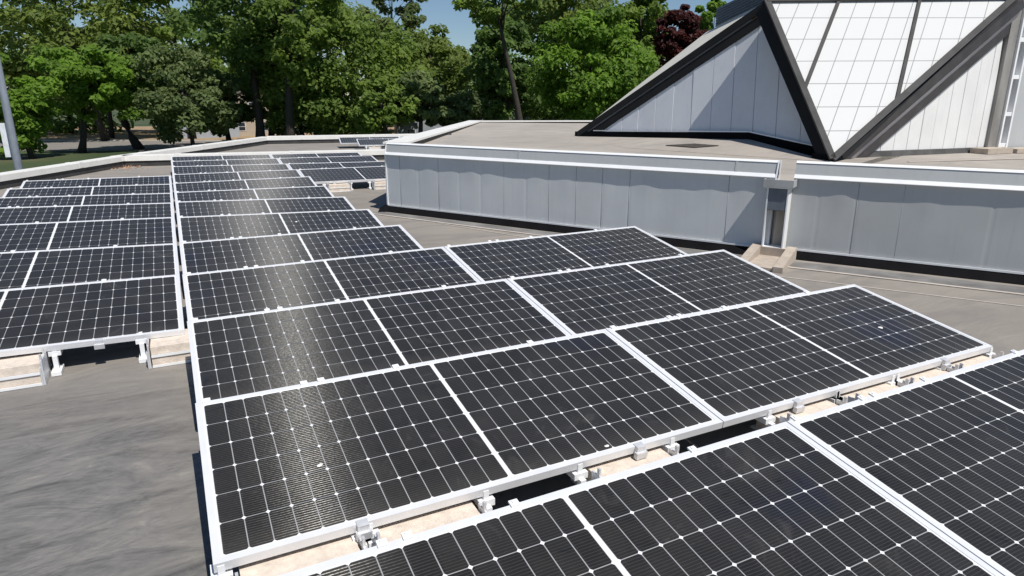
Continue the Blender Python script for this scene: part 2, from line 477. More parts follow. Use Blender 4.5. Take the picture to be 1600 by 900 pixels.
def parapet(a, b, ztop, zmid, zbase, wd, side, ext=(0, 0)):
    """dark inner face from zbase to zmid, white coping above; the wall lies on `side` of line a-b"""
    t = (b - a).normalized(); a = a - t * ext[0]; b = b + t * ext[1]
    n = Vector((-t.y, t.x)) * side
    k = MB()
    k.prism([a + n*.02, b + n*.02, b + n*(wd-.02), a + n*(wd-.02)], zbase, zmid + .02)
    o = k.build('parapet', M_inner, bld)
    c = MB()
    c.prism([a, b, b + n*wd, a + n*wd], zmid, ztop)
    # drip edges and a slightly raised roll along both sides
    c.prism([a - n*.012, b - n*.012, b + n*.0, a + n*.0], zmid - .015, ztop - .01)
    x = 1.3
    while x < (b - a).length - .3:
        e_ = a + t*x
        c.prism([e_ - n*.016, e_ + t*.14 - n*.016, e_ + t*.14 + n*(wd+.004), e_ + n*(wd+.004)], zmid - .004, ztop + .006)
        x += 3.05
    cp = c.build('coping', M_cope, o)
    return o
parapet(PL, P1, .085, -.03, ZL - .2, .32, 1, (0, .2))
parapet(P1, F1, .095, -.03, ZL - .2, .32, 1, (-.15, .25))
parapet(F1, F2, .11, -.03, ZL - .2, .45, 1, (0, 0))
Mid0 = P1 + Vector((.05, .25)); Mid1 = Vector((9.3, 18.75))
parapet(Mid0, Mid1, .095, -.035, ZL - .1, .42, 1, (0, 0))
# upper roof parapets: left edge and back edge
def upar(a, b, za, zb, wd, drop=.13):
    t = (b - a).normalized(); n = Vector((t.y, -t.x))
    k = MB()
    P = [a + n*.03, b + n*.03, b + n*(wd-.03), a + n*(wd-.03)]
    zz = [za, zb, zb, za]
    k.hexa([Vector((p.x, p.y, .3)) for p in P] + [Vector((p.x, p.y, z - .03)) for p, z in zip(P, zz)])
    o = k.build('parapet', M_inner, bld)
    P = [a, b, b + n*wd, a + n*wd]
    c = MB(); c.hexa([Vector((p.x, p.y, z - .034)) for p, z in zip(P, zz)] + [Vector((p.x, p.y, z)) for p, z in zip(P, zz)])
    c.build('coping', M_cope, o)
upar(C0, C1, .88, .95, .42)
upar(C1 + Vector((.35, -.17)), C3, .945, .97, .34)
k = MB(); pq = on_z(700, 211, .80); k.box((pq.x-.06, pq.y-.06, .6), (pq.x+.06, pq.y+.06, .84))
k.build('vent_stub', M_inner, bld)

# ------------------------------------------------------------------ metal clad walls of the raised roof
M_seam = plain('seam_sealant', (.33, .335, .345), .7, 0, .3, 5)
def clad_wall(a, b, label, mat, seed, end_left=False, end_right=False, slope_cap=True):
    rnd = random.Random(seed)
    t = (b - a).normalized(); n = Vector((t.y, -t.x))
    if n.dot(Vector((CAM.x, CAM.y)) - a) < 0: n = -n
    Ln = (b - a).length
    root = thing('clad_wall', label, 'wall', (a.x, a.y, ZL))
    T = Vector((t.x, t.y, 0)); Nn = Vector((n.x, n.y, 0)); A = Vector((a.x, a.y, 0))
    # siding sheet with real oil-canning and seams
    nx = int(Ln / .02); zs = [-.10, -.02, .1, .25, .34, .42, .50, .56, .61, .66, .735]
    seams = []; s_ = .28
    while s_ < Ln - .1:
        seams.append(s_); s_ += .40 + rnd.uniform(-.03, .03)
    amps = [rnd.uniform(-.003, .009) for _ in range(len(seams) + 2)]
    ph = [rnd.uniform(.6, 1.5) for _ in amps]
    skew = [rnd.uniform(-.2, .2) for _ in amps]
    k = MB(); grid = []
    for i in range(nx + 1):
        x = Ln * i / nx; col = []
        j = sum(1 for q in seams if q <= x)
        lo = seams[j-1] if j > 0 else 0; hi = seams[j] if j < len(seams) else Ln
        f = (x - lo) / max(hi - lo, .01)
        for z in zs:
            g_ = math.sin(math.pi * min(1, max(0, f)) ** ph[j]) ** 2
            up_ = min(1, max(0, (z - .30) / .35)); up_ = up_*up_*(3 - 2*up_)
            d = amps[j] * g_ * (.22 + .78 * up_) + .0015 * math.sin(x * 3.1 + seed) - .003
            dm = min(abs(x - lo) if j > 0 else 9, abs(hi - x) if j < len(seams) else 9)
            if dm < .006: d -= .003
            p = A + T * x + Nn * d + Vector((0, 0, z))
            k.v.append(tuple(p)); col.append(len(k.v) - 1)
        grid.append(col)
    for i in range(nx):
        for q in range(len(zs) - 1):
            k.f.append((grid[i][q], grid[i+1][q], grid[i+1][q+1], grid[i][q+1])); k.mi.append(0)
    for x in seams:
        if rnd.random() < .42: continue
        d = .0015 * math.sin(x * 3.1 + seed) - .0022
        k.bar(A + T*(x-.003) + Nn*d + Vector((0,0,-.10)), A + T*(x-.003) + Nn*d + Vector((0,0,.70)), T, -Nn, .006 if rnd.random() < .4 else .003, .004)
        for q in range(6): k.mi[-1-q] = 1
    # body behind the sheet
    k.bar(A - Nn * .03 + Vector((0, 0, -.19)), A + T * Ln - Nn * .03 + Vector((0, 0, -.19)), -Nn, (0, 0, 1), .10, .92)
    k.build('siding', [mat, M_seam], root, smooth=True)
    # base trim and black base flashing
    k = MB(); k.bar(A + Nn*.002 + Vector((0,0,-.112)), A + T*Ln + Nn*.002 + Vector((0,0,-.112)), Nn, (0,0,1), .012, .022)
    k.build('base_trim', M_trim, root)
    k = MB()
    e0 = -.10 if end_left else 0
    q = [A + T*e0 + Vector((0,0,ZL+.002)), A + T*e0 + Nn*.10 + Vector((0,0,ZL+.002)), A + T*e0 + Nn*.006 + Vector((0,0,-.115)), A + T*e0 - Nn*.02 + Vector((0,0,-.115))]
    k.extrude(q, T * (Ln - e0))
    k.build('base_flashing', M_epdm, root)
    # projecting lip, sloped fascia, top edge
    k = MB()
    k.extrude([A - Nn*.02 + Vector((0,0,.708)), A + Nn*.034 + Vector((0,0,.708)), A + Nn*.034 + Vector((0,0,.714)), A + Nn*.004 + Vector((0,0,.752)), A - Nn*.02 + Vector((0,0,.752))], T * Ln)
    k.build('drip_edge', M_trim, root)
    k = MB()
    q = [A - Nn*.002 + Vector((0,0,.753)), A - Nn*.03 + Vector((0,0,.872)), A - Nn*.13 + Vector((0,0,.872)), A - Nn*.10 + Vector((0,0,.62)), A - Nn*.021 + Vector((0,0,.753))]
    k.extrude(q, T * Ln)
    # lap joints in the fascia
    x = Ln * .42
    while x < Ln - .4:
        k.bar(A + T*x + Vector((0,0,.755)), A + T*(x+.03) + Vector((0,0,.755)), -Nn*.235 + Vector((0,0,1)), Nn, .112, .003)
        x += 3.0
    k.build('fascia', M_clad2, root)
    k = MB()
    k.extrude([A - Nn*.024 + Vector((0,0,.873)), A - Nn*.024 + Vector((0,0,.876)), A - Nn*.048 + Vector((0,0,.898)), A - Nn*.135 + Vector((0,0,.893)), A - Nn*.135 + Vector((0,0,.873))], T * Ln)
    k.build('top_edge', M_trim, root)
    if end_left:
        k = MB(); k.bar(A - T*.022 + Nn*.012 + Vector((0,0,-.115)), A - T*.022 + Nn*.012 + Vector((0,0,.70)), T, -Nn, .024, .05)
        k.build('corner_trim', M_trim, root)
    for flag, x0, s in ((end_left, 0, -1), (end_right, Ln, 1)):
        if not flag or (s < 0 and end_left and slope_cap is False): continue
        k = MB()
        E_ = A + T*(x0 + s*.003)
        for p0_, p1_ in (((.03, .70), (-.025, .89)), ((-.115, .60), (-.14, .89))):
            k.bar(E_ + Nn*p0_[0] + Vector((0,0,p0_[1])), E_ + Nn*p1_[0] + Vector((0,0,p1_[1])), T*s, -Nn, .012, .022)
        k.build('end_trim', M_trim, root)
        k = MB(); k.bar(E_ - Nn*.035 + Vector((0,0,.70)), E_ - Nn*.035 + Vector((0,0,.865)), T*s, -Nn, .004, .07)
        k.build('end_slot', M_epdm, root)
    return root
clad_wall(W0, W1, 'long pale grey metal clad wall between the array and the downspout', M_clad, 3, True, True)
clad_wall(W2, W4, 'grey metal clad wall to the right of the downspout, running out of view', M_clad2, 8, False, True)
# left return wall, seen only from the side
t = (C1 - W0).normalized(); n = Vector((-t.y, t.x))
m_ = MB(); m_.prism([W0 + t*.03 - n*.1, C1 - n*.1, C1 - n*.02, W0 + t*.03 - n*.02], ZL + .003, .80)
m_.build('return_wall', M_clad, bld)

# ------------------------------------------------------------------ scupper, downspout, splash blocks
t = (W1 - W0).normalized(); n = Vector((-.865, -.502)); T = Vector((t.x, t.y, 0)); Nn = Vector((n.x, n.y, 0))
ds = thing('downspout', 'open fronted grey metal downspout with a collector box between the two clad walls', 'downspout', ((W1.x+W2.x)/2, (W1.y+W2.y)/2, ZL))
cx = Vector(((W1.x+W2.x)/2, (W1.y+W2.y)/2, 0)) + T*(-.02)
def M_loc(o):   # local frame: x along wall, y out of wall, z up
    M = Matrix.Identity(4); M.col[0][:3] = T; M.col[1][:3] = Nn; M.col[2][:3] = (0,0,1); M.col[3][:3] = o
    return M
ML_ = M_loc(cx)
k = MB()
k.box((-.17, .16, .62), (.15, .172, .70), ML_)      # collector front
k.box((-.17, -.05, .62), (-.158, .16, .70), ML_); k.box((.138, -.05, .62), (.15, .16, .70), ML_)
k.box((-.158, -.05, .605), (.138, .172, .619), ML_)
k.build('collector_box', M_box, ds)
k = MB()
k.box((-.11, -.03, -.06), (.09, -.02, .60), ML_)    # back
k.box((-.11, .135, .36), (.09, .145, .60), ML_)     # closed upper front
k.box((-.11, -.018, .352), (.09, .133, .358), ML_)
k.build('spout_back', plain('shade_toned_spout', (.13, .15, .18), .5, 0, .15, 6), ds)  # dark tone paints in the shade inside the open spout
k = MB()
k.box((-.125, -.03, -.09), (-.111, .15, .60), ML_); k.box((.091, -.03, -.09), (.105, .15, .60), ML_)
k.box((-.111, -.03, -.09), (.091, .15, -.065), ML_)
k.build('spout_cheek', M_trim, ds)
# trough block on the roof below
sb = thing('splash_block', 'tan concrete splash block with a hollow trough under the downspout', 'splash block', (5.95, 4.38, ZL))
k = MB(); SBM = M_loc(Vector((cx.x, cx.y, ZL)))
k.box((-.22, .10, .003), (.24, .78, .035), SBM)
k.build('floor_slab', M_splash, sb)
k = MB()
for x0, x1 in ((-.23, -.13), (.15, .25)):
    P = [(x0,.09,.004),(x1,.09,.004),(x1,.80,.004),(x0,.80,.004),(x0,.09,.15),(x1,.09,.15),(x1,.80,.06),(x0,.80,.06)]
    k.hexa([SBM @ Vector(p) for p in P])
k.build('side_lip', M_splash, sb)
k = MB(); k.box((-.13, .085, .036), (.15, .16, .13), SBM); k.build('back_lip', M_splash, sb)

# ------------------------------------------------------------------ pyramid skylight on the upper roof
B0 = Vector((8.163, 11.925, .782)); B1 = Vector((9.166, 6.253, .68)); B2 = Vector((12.977, 6.013, .68))
nA = Vector((-.956, -.170, .242)).normalized()
nB = Vector((-.0629, -.998, 0)).normalized()
PRO = .44
pA = B0 + nA * PRO
sky_t = thing('skylight', 'large angular roof skylight of grey siding, dark edge beams and white gridded glazing', 'skylight', (9.5, 8, .68))
T1s = on_plane(1197, 2, B0, nA)
# outer face of the corner beam
bo1 = on_plane(1196, -6, pA, nA); bo0 = on_plane(1300, 249, pA, nA)
bi1 = on_plane(1181, 22, pA, nA); bi0 = on_plane(1276, 244, pA, nA)
k = MB()
k.hexa([bi0 - nA*PRO, bo0 - nA*PRO, bo1 - nA*PRO, bi1 - nA*PRO, bi0, bo0, bo1, bi1])
k.build('corner_beam', M_bronze, sky_t)
ip1 = on_plane(1176, 40, B0, nA); ip0 = on_plane(1262, 236, B0, nA); iq0 = on_plane(1273, 236, B0, nA); iq1 = on_plane(1190, 40, B0, nA)
# siding on the left face, bounded by base, rake and beam
def siding(pts, nrm, mat, name, seam, shear, seed):
    """panelled triangle: strips along the base direction with grooves between"""
    nrm = Vector(nrm)
    base = (pts[1] - pts[0]).normalized(); up = nrm.cross(base)
    if up.z < 0: up = -up
    o = pts[0]; sh = lambda p: ((p - o).dot(base) + shear*(p - o).dot(up), (p - o).dot(up))
    Q = [sh(p) for p in pts]
    def clipx(poly, x, keep):
        out = []
        for i in range(len(poly)):
            a, b = poly[i], poly[(i+1) % len(poly)]
            ia, ib = (a[0]-x)*keep >= 0, (b[0]-x)*keep >= 0
            if ia: out.append(a)
            if ia != ib:
                f = (x - a[0]) / (b[0] - a[0]); out.append((x, a[1] + f*(b[1]-a[1])))
        return out
    rnd = random.Random(seed); k = MB()
    x0 = min(q[0] for q in Q); x1 = max(q[0] for q in Q); x = x0
    to3 = lambda q, d: o + base*(q[0] - shear*q[1]) + up*q[1] + nrm*d
    k.face([to3(q, -.012) for q in Q])
    while x < x1 - .02:
        nx_ = min(x1, x + seam)
        pl = clipx(clipx(Q, x + .005, 1), nx_ - .005, -1)
        if len(pl) >= 3:
            tl = rnd.uniform(-.004, .004)
            xm = (x + nx_) / 2
            k.extrude([to3(q, -.010) for q in pl], nrm * .010)
            for vi in range(len(k.v) - len(pl), len(k.v)):
                pv = Vector(k.v[vi]); k.v[vi] = tuple(pv + nrm * tl * ((pv - o).dot(base) - xm) / seam * 2)
        x = nx_
    return k.build(name, mat, sky_t)
s_l = on_plane(925, 207, B0, nA); s_r = on_plane(1282, 234, B0, nA); s_t = on_plane(1190, 36, B0, nA)
siding([s_l, s_r, s_t], nA, M_cladL, 'left_siding', .44, .22, 5)
# rake fascia along the sloping left edge: two dark boards, the ledge between coloured paler for facing up
ra0 = on_plane(903, 207, B0, nA); ra1 = on_plane(1197, 4, B0, nA)
rd = (ra1 - ra0).normalized(); rin = nA.cross(rd)
if rin.z > 0: rin = -rin
k = MB()
k.bar(ra0, ra1, rin, nA, .13, .050)
k.bar(ra0 + rin*.165 + rd*.05, ra1 + rin*.165 - rd*.15, rin, nA, .165, .022)
k.build('rake_board', M_bronze, sky_t)
k = MB(); k.bar(ra0 + rin*.131 + rd*.2, ra1 + rin*.131 - rd*.3, rin, nA, .033, .034)
k.build('rake_ledge', M_ledge, sky_t)
# base curb
bd = (B1 - B0).normalized(); bn = Vector((nA.x, nA.y, 0)).normalized()
K0 = on_plane(1172, 218, B0, nA)
low = [B0 - bd*.10 + Vector((0,0,-.10)), Vector((K0.x, K0.y, K0.z - .12)), B1 + Vector((0,0,-.10)), B1 + bd*.12 + Vector((0,0,-.10))]
top_ = [on_plane(901, 206, B0, nA), on_plane(1172, 208, B0, nA), on_plane(1276, 230, B0, nA), on_plane(1300, 236, B0, nA)]
k = MB()
for i in range(3):
    k.hexa([low[i] - nA*.02, low[i+1] - nA*.02, low[i+1] + nA*.05, low[i] + nA*.05, top_[i] - nA*.02, top_[i+1] - nA*.02, top_[i+1] + nA*.05, top_[i] + nA*.05])
k.hexa([low[2] + nA*.052, low[3] + nA*.052, bo0 + Vector((0,0,-.12)), bo0 - bd*.32 + Vector((0,0,-.12)), top_[2] + nA*.052 + Vector((0,0,-.05)), top_[3] + nA*.052 + Vector((0,0,-.05)), bo0 + Vector((0,0,.06)), bo0 - bd*.32 + Vector((0,0,.06))])
k.build('base_curb', M_epdm, sky_t)
k = MB()
for p_, q_ in (((930, 205.5), (1172, 207.5)), ((1173, 207.5), (1272, 229))):
    k.bar(on_plane(*p_, B0, nA) + nA*.051, on_plane(*q_, B0, nA) + nA*.051, bn, (0,0,1), .010, .018)
k.build('base_trim', M_trim, sky_t)
Q0 = on_plane(975, 231, (0, 6.2, .68), (0, -.0178, 1))
k = MB()
K1 = K0 + nA*.02; B0s = B0 + Vector((-.05, .15, -.004)); B1s = bo0 + Vector((-.02, -.05, 0)); B1s.z = upz(B1s) + .003; Q0.z += .003
k.face([B0s, Q0, K1]); k.face([Q0, B1s, K1])
k.face([K1, B1s, B1s - Vector((0,0,.1)), K1 - Vector((0,0,.3))]); k.face([B0s, K1, K1 - Vector((0,0,.3)), B0s - Vector((0,0,.1))])
k.build('roof_saddle', M_roofu, bld)

# white gridded glazing: plane through the beam's outer edge and the right corner
Bv = bo0; T1 = on_plane(1197, 0, pA, nA)
T2 = on_plane(1585, -4, (B2.x, B2.y, 0), nB)
ns = (T2 - Bv).cross(T1 - Bv).normalized()
if ns.z < 0: ns = -ns
g_ = [on_plane(1299, 217, Bv, ns), on_plane(1576, -8, Bv, ns), on_plane(1575, -22, Bv, ns), on_plane(1330, -2, Bv, ns), on_plane(1200, 6, Bv, ns)]
ex_ = (T2 - T1); ex_ = Vector((ex_.x, ex_.y, 0)).normalized(); ey_ = ns.cross(ex_)
if ey_.z < 0: ey_ = -ey_
m1a = on_plane(1310, 0, Bv, ns); m1b = on_plane(1262, 125, Bv, ns); m2a = on_plane(1437, 0, Bv, ns); m2b = on_plane(1408, 125, Bv, ns)
md = (m1a - m1b).normalized()
skew = md.dot(ex_) / md.dot(ey_)
def guv(p):
    d = p - m1b
    return ((d.dot(ex_) - skew*d.dot(ey_)), d.dot(ey_) + .07)
gc = [g_[0], g_[1], g_[4]]
k = MB(); tri = [T1, Bv, T2]
k.face([p + ns*.0 for p in (Bv, T2, T1)], [guv(p) for p in (Bv, T2, T1)])
k.build('glazing', M_kal, sky_t, fix=False)
k = MB()
def along(a, b, w_, h_, off=0):
    d = (b - a).normalized(); sd = ns.cross(d)
    k.hexa([a - sd*w_/2 + ns*off, b - sd*w_/2 + ns*off, b + sd*w_/2 + ns*off, a + sd*w_/2 + ns*off,
            a - sd*w_/2 + ns*h_, b - sd*w_/2 + ns*h_, b + sd*w_/2 + ns*h_, a + sd*w_/2 + ns*h_])
along(on_plane(1310, 2, Bv, ns), on_plane(1256, 141, Bv, ns), .055, .03, .002)
along(on_plane(1438, -8, Bv, ns), on_plane(1398.5, 166, Bv, ns), .055, .03, .002)
k.build('mullion', M_skyframe, sky_t)
k = MB()
along(T1 + ns*.004, Bv + ns*.004, .10, .035, .003)
along(Bv + ns*.004, T2 + ns*.004, .10, .035, .003)
along(T2 + ns*.005, T1 + ns*.005, .12, .04, .003)
k.build('glazing_frame', M_skyframe, sky_t)

# right face: pale siding triangle under a stepped dark rake
sr = [on_plane(1333, 237, B1, nB), on_plane(1541, 230, B1, nB), on_plane(1572, 30, B1, nB)]
siding(sr, nB, M_cladR, 'right_siding', .30, 0, 9)
e0 = Bv + Vector((.0, .0, 0)); r0 = on_plane(1303, 243, B1, nB); r1 = on_plane(1583, 2, B1, nB)
rd2 = (r1 - r0).normalized(); in2 = nB.cross(rd2)
if in2.z > 0: in2 = -in2
M_rake2 = plain('sunlit_bronze_fascia', (.055, .050, .050), .45, .1, .25, 4)  # lit copy of the dark bronze: sun put into a browner tone
k = MB()
k.bar(r0 - in2*.02, r1 - in2*.02, in2, nB, .15, .16)
k.bar(r0 + in2*.26, r1 + in2*.26 - rd2*.1, in2, nB, .15, .05)
k.build('rake_board', M_rake2, sky_t)
k = MB()
q = [r0 + in2*.131 + nB*.14, r0 + in2*.131, r0 + in2*.259, r0 + in2*.259 + nB*.06]
k.extrude(q, (r1 - r0) - rd2*.05)
k.build('rake_ledge', plain('sunlit_rake_ledge', (.42, .41, .45), .35, .2, .15, 3), sky_t)  # same rake; sun on the upturned ledge is painted into its colour
k = MB(); bdB = (B2 - B1).normalized()
k.bar(B1 + bdB*.15 + nB*.03 + Vector((0,0,-.03)), B2 + nB*.03 + Vector((0,0,-.03)), -nB, (0,0,1), .16, .115)
k.build('base_curb', plain('grey_curb_flashing', (.10, .098, .095), .6, 0, .35, 6, .2), sky_t)
# cream facet behind the left rake
E1 = CAM + ray(1104, 50) * 16.0
k = MB(); off = -nA*.06
top_off = ra1 - rin*.03
k.face([ra0 - rin*.012 + off*.2, ra1 - rin*.012 + off*.2, E1])
bk = [ra0 - rin*.012 + off*.2 - Vector((0,0,.3)), ra1 - rin*.012 + off*.2 - Vector((0,0,.3)), E1 - Vector((0,0,.3))]
k.face(list(reversed(bk)))
k.build('cream_facet', M_cream, sky_t)
# slate clapboard tier above the left facet: boards rising to the upper right
ca = CAM + ray(1117, 42) * 15.6; cb = ra1 + Vector((.05, .1, .0)); cc = on_plane(1200, -30, cb, (Vector((ca - cb)).cross(Vector((0,0,1)))))
pn = (cb - ca).cross(Vector((0, 0, 1))).normalized()
if pn.dot(CAM - ca) < 0: pn = -pn
cd = on_plane(1119, 13, ca, pn); cc = on_plane(1197, -26, ca, pn)
k = MB(); nb_ = 7
for i in range(nb_):
    f0 = i / nb_; f1 = (i + 1) / nb_
    a0 = ca.lerp(cd, f0); a1 = ca.lerp(cd, f1); b0_ = cb.lerp(cc, f0); b1_ = cb.lerp(cc, f1)
    k.hexa([a0, b0_, b0_ - pn*.08, a0 - pn*.08, a1 - pn*.02, b1_ - pn*.02, b1_ - pn*.09, a1 - pn*.09])
k.build('clapboard_tier', M_clap, sky_t)
# dark hidden back so that light does not fall through
bkp = Vector((12.5, 12.5, .7)); bkt = Vector((12.2, 9.5, 3.4))
k = MB()
k.face([B0 + Vector((.1,0,0)), Vector((14.5, 11.6, .7)), bkt, T1s - nA*.1])
k.face([Vector((14.5, 11.6, .7)), Vector((14.6, 6.2, .7)), T2 - Vector((0, -.15, .1)), bkt])
k.face([T1s - nA*.12 - Vector((0,0,.06)), bkt, T2 - Vector((0, -.15, .1))])
k.build('rear_facet', M_cream, sky_t, fix=False)

# vertical channel at the right corner
ch = thing('ladder_channel', 'tall vertical channel with white rungs over dark slots beside the skylight siding', 'channel', (13.1, 6.0, .7))
def RP(u, z, off):   # a point on the right wall line at sight column u, height z
    p = on_plane(u, 150, B1, nB); q = B1 + bdB * (Vector((p.x, p.y, 0)) - Vector((B1.x, B1.y, 0))).dot(Vector((bdB.x, bdB.y, 0)).normalized())
    return Vector((q.x, q.y, z)) + nB * off
def vbar(kk, u0, u1, z0, z1, o0, o1):
    a = RP(u0, z0, o0); b = RP(u1, z0, o0)
    kk.hexa([a, b, b + nB*(o1-o0), a + nB*(o1-o0)] + [p + Vector((0,0,z1-z0)) for p in (a, b, b + nB*(o1-o0), a + nB*(o1-o0))])
ZT = 4.3
k = MB(); vbar(k, 1553, 1565.5, .70, ZT, -.08, .06); k.build('corner_post', plain('taupe_post', (.26, .25, .235), .5, 0, .3, 3, 0, (1,1,.3)), ch)
k = MB(); vbar(k, 1566, 1568.5, .70, ZT, -.08, .10); vbar(k, 1578, 1580.5, .70, ZT, -.08, .10)
k.build('rail', M_trim, ch)
k = MB(); vbar(k, 1568.6, 1577.9, .70, ZT, -.09, -.06); k.build('slot_back', plain('dark_slot', (.03, .03, .042), .4), ch)
k = MB()
for yv in (61, 120, 178, 226):
    z = on_plane(1573, yv, RP(1573, 1, .05), nB).z
    k = MB(); vbar(k, 1568.7, 1577.8, z - .035, z + .035, -.05, .09)
    k.build('rung', M_trim, ch)
k = MB(); vbar(k, 1580.7, 1720, .72, ZT, -.10, .03); k.build('side_panel', M_clad2, ch)
for uu, vv, lab, w_, z_ in ((1537, 240, 'thick tan paving slab lying at the foot of the ladder channel', .38, .09), (1588, 238, 'tan slab right of the ladder channel, partly cut off by the frame', .5, .07)):
    p = on_z(uu + 18, vv, .68)
    k = MB(); k.box((-w_*.9, -.13, .0), (w_*.9, .17, z_), Matrix.Translation((p.x + .1, p.y + .1, .676)) @ Matrix.Rotation(R(-3), 4, 'Z'))
    tag(k.build('paving_slab', M_splash), lab, 'slab', 'slabs at the foot of the channel')
# drain mat on the upper roof
sn = (K1 - Q0).cross(B1s - Q0).normalized()
dp = [on_plane(u, v, Q0, sn) for u, v in ((1040, 228), (1085, 231.5), (1123, 228.5), (1085, 225.5))]
k = MB(); k.extrude([p + Vector((0,0,.004)) for p in dp], (0, 0, .012))
tag(k.build('drain_mat', M_mat), 'dark diamond shaped drain mat lying on the upper roof', 'drain mat')
# welded membrane laps on the decks (strips of the same sheet)
def lap(pts, wd, z, name='membrane_lap'):
    k = MB()
    for a, b in zip(pts[:-1], pts[1:]):
        a = Vector(a); b = Vector(b); t = (b - a).normalized(); n = Vector((-t.y, t.x, 0)) * wd
        k.prism([a, b, b + n, a + n], z + .001, z + .007)
    k.build(name, M_lap, bld)
M_lap = plain('lap_membrane', (.47, .42, .37), .8, 0, .15, 4)
M_lapd = plain('flashing_apron', (.17, .165, .16), .8, 0, .35, 3)
k = MB()
aW = [W0 + Vector((-.13, -.09)), W1 + Vector((-.13, -.075)), W4 + Vector((-.13, -.075))]
oW = [W0 + Vector((-.40, -.10)), W1 + Vector((-.42, -.25)), W4 + Vector((-.42, -.25))]
for i in range(2):
    k.prism([aW[i], oW[i], oW[i+1], aW[i+1]], ZL + .001, ZL + .006)
k.build('flashing_apron', M_lapd, bld)
lap([(p.x, p.y, 0) for p in oW], .045, ZL + .002)
lap([(3.4, 8.3, 0), (5.15, 4.3, 0), (6.9, 1.6, 0)], .02, ZL)
lap([(9.8, 5.4, 0), (12.4, 4.9, 0)], .05, .668)
# corner wedge of the flashing
k = MB(); k.hexa([Vector(p) for p in ((W0.x-.20, W0.y-.06, ZL+.003),(W0.x+.02, W0.y-.12, ZL+.003),(W0.x+.1, W0.y+.02, ZL+.003),(W0.x-.05, W0.y+.35, ZL+.003),(W0.x-.02, W0.y+.0, -.10),(W0.x+.03, W0.y-.03, -.12),(W0.x+.1, W0.y+.02, -.1),(W0.x+.03, W0.y+.1, -.09))])
k.build('corner_flashing', M_epdm, bld)

# ------------------------------------------------------------------ solar modules
def module_meshes():
    f = MB(); D_ = .038
    f.box((0, 0, -D_), (ML, FR, 0)); f.box((0, MW-FR, -D_), (ML, MW, 0))
    f.box((0, FR, -D_), (FR, MW-FR, 0)); f.box((ML-FR, FR, -D_), (ML, MW-FR, 0))
    fm = f.mesh('frame', M_frame)
    l = MB()
    P = [(FR,FR),(ML-FR,FR),(ML-FR,MW-FR),(FR,MW-FR)]
    l.face([(x, y, -.0025) for x, y in P], P)
    l.face([(x, y, -.010) for x, y in reversed(P)], P)
    lm = l.mesh('cell_glass', M_cell)
    c = MB()
    c.box((-.022, -.020, -.030), (.022, .016, .005)); c.box((-.030, -.034, -.052), (.030, -.010, -.020))
    cm = c.mesh('edge_clamp', M_clamp)
    j = MB(); j.box((ML/2-.06, MW-.2, -.035), (ML/2+.06, MW-.1, -.012)); jm = j.mesh('junction_box', M_under)
    e = MB(); e.box((-.017, MW-.016, .0005), (.017, MW+.014, .008)); e.box((-.007, MW-.004, .0085), (.007, MW+.008, .012))
    em = e.mesh('edge_clip', M_trim)
    return fm, lm, cm, jm, em
fm, lm, cm, jm, em = module_meshes()
PROTO = thing('solar_panel', 'x', 'solar panel', (0, 0, 0), (TH, 0, 0))
part('frame', fm, PROTO); part('cell_glass', lm, PROTO); part('junction_box', jm, PROTO)
for x in (.52, ML-.52):
    o = part('edge_clamp', cm, PROTO); o.location = (x, 0, 0)
for x in (.05, .50, .585, .98, 1.80):
    o = part('edge_clip', em, PROTO); o.location = (x, 0, 0)
ORD = ['nearest', 'second', 'third', 'fourth', 'fifth', 'sixth', 'seventh', 'eighth', 'ninth', 'tenth', 'eleventh', 'twelfth', 'farthest']
DZ = {('R',0):(-.003,.005),('R',1):(.002,0),('R',2):(-.014,.003),('R',3):(-.026,.005),('R',4):(-.018,-.0025),('R',5):(.031,-.030),('R',6):(.030,-.032),
      ('R',7):(-.005,-.012),('R',8):(-.013,.001),('R',9):(.004,-.004),('R',10):(.034,-.0147),('R',11):(.034,-.007),('R',12):(.038,-.0097),
      ('L',3):(-.022,-.019),('L',4):(-.022,-.036),('L',5):(.033,-.029),('L',6):(.019,-.034),('L',7):(-.016,-.03),('L',8):(-.026,-.02),('L',9):(-.017,-.007)}
first = [True]
def put(row, X, side, label, group):
    dz, sl = DZ[(side, row)]
    loc = (X, row * PITCH, dz + sl * X); rot = (TH, -sl, 0)
    if first[0]:
        first[0] = False
        PROTO.location = loc; PROTO.rotation_euler = rot; PROTO['label'] = label; PROTO['group'] = group
        return PROTO
    return dup(PROTO, loc, rot, label, group)
G1 = 'solar panels of the main array'
for r in range(13):
    o = ORD[r] + (' row' if r in (0, 12) else ' row from the camera')
    end = r in (4, 5, 6, 7, 8)
    if end: lab = 'black solar panel alone in the %s, right of the long seam' % o
    else: lab = 'black solar panel in the %s, just right of the long seam' % o
    put(r, 0.0, 'R', lab, G1)
    if r in (0, 1, 2, 3, 9, 10, 11, 12):
        put(r, ML + .006, 'R', 'black solar panel at the right end of the %s' % o, G1)
LW = ['nearest', 'second', 'third', 'fourth', 'fifth', 'sixth', 'farthest']
for i, r in enumerate(range(3, 10)):
    put(r, -GAP - ML, 'L', 'black solar panel left of the long seam, in the %s row of that left block' % LW[i], 'solar panels of the left block')
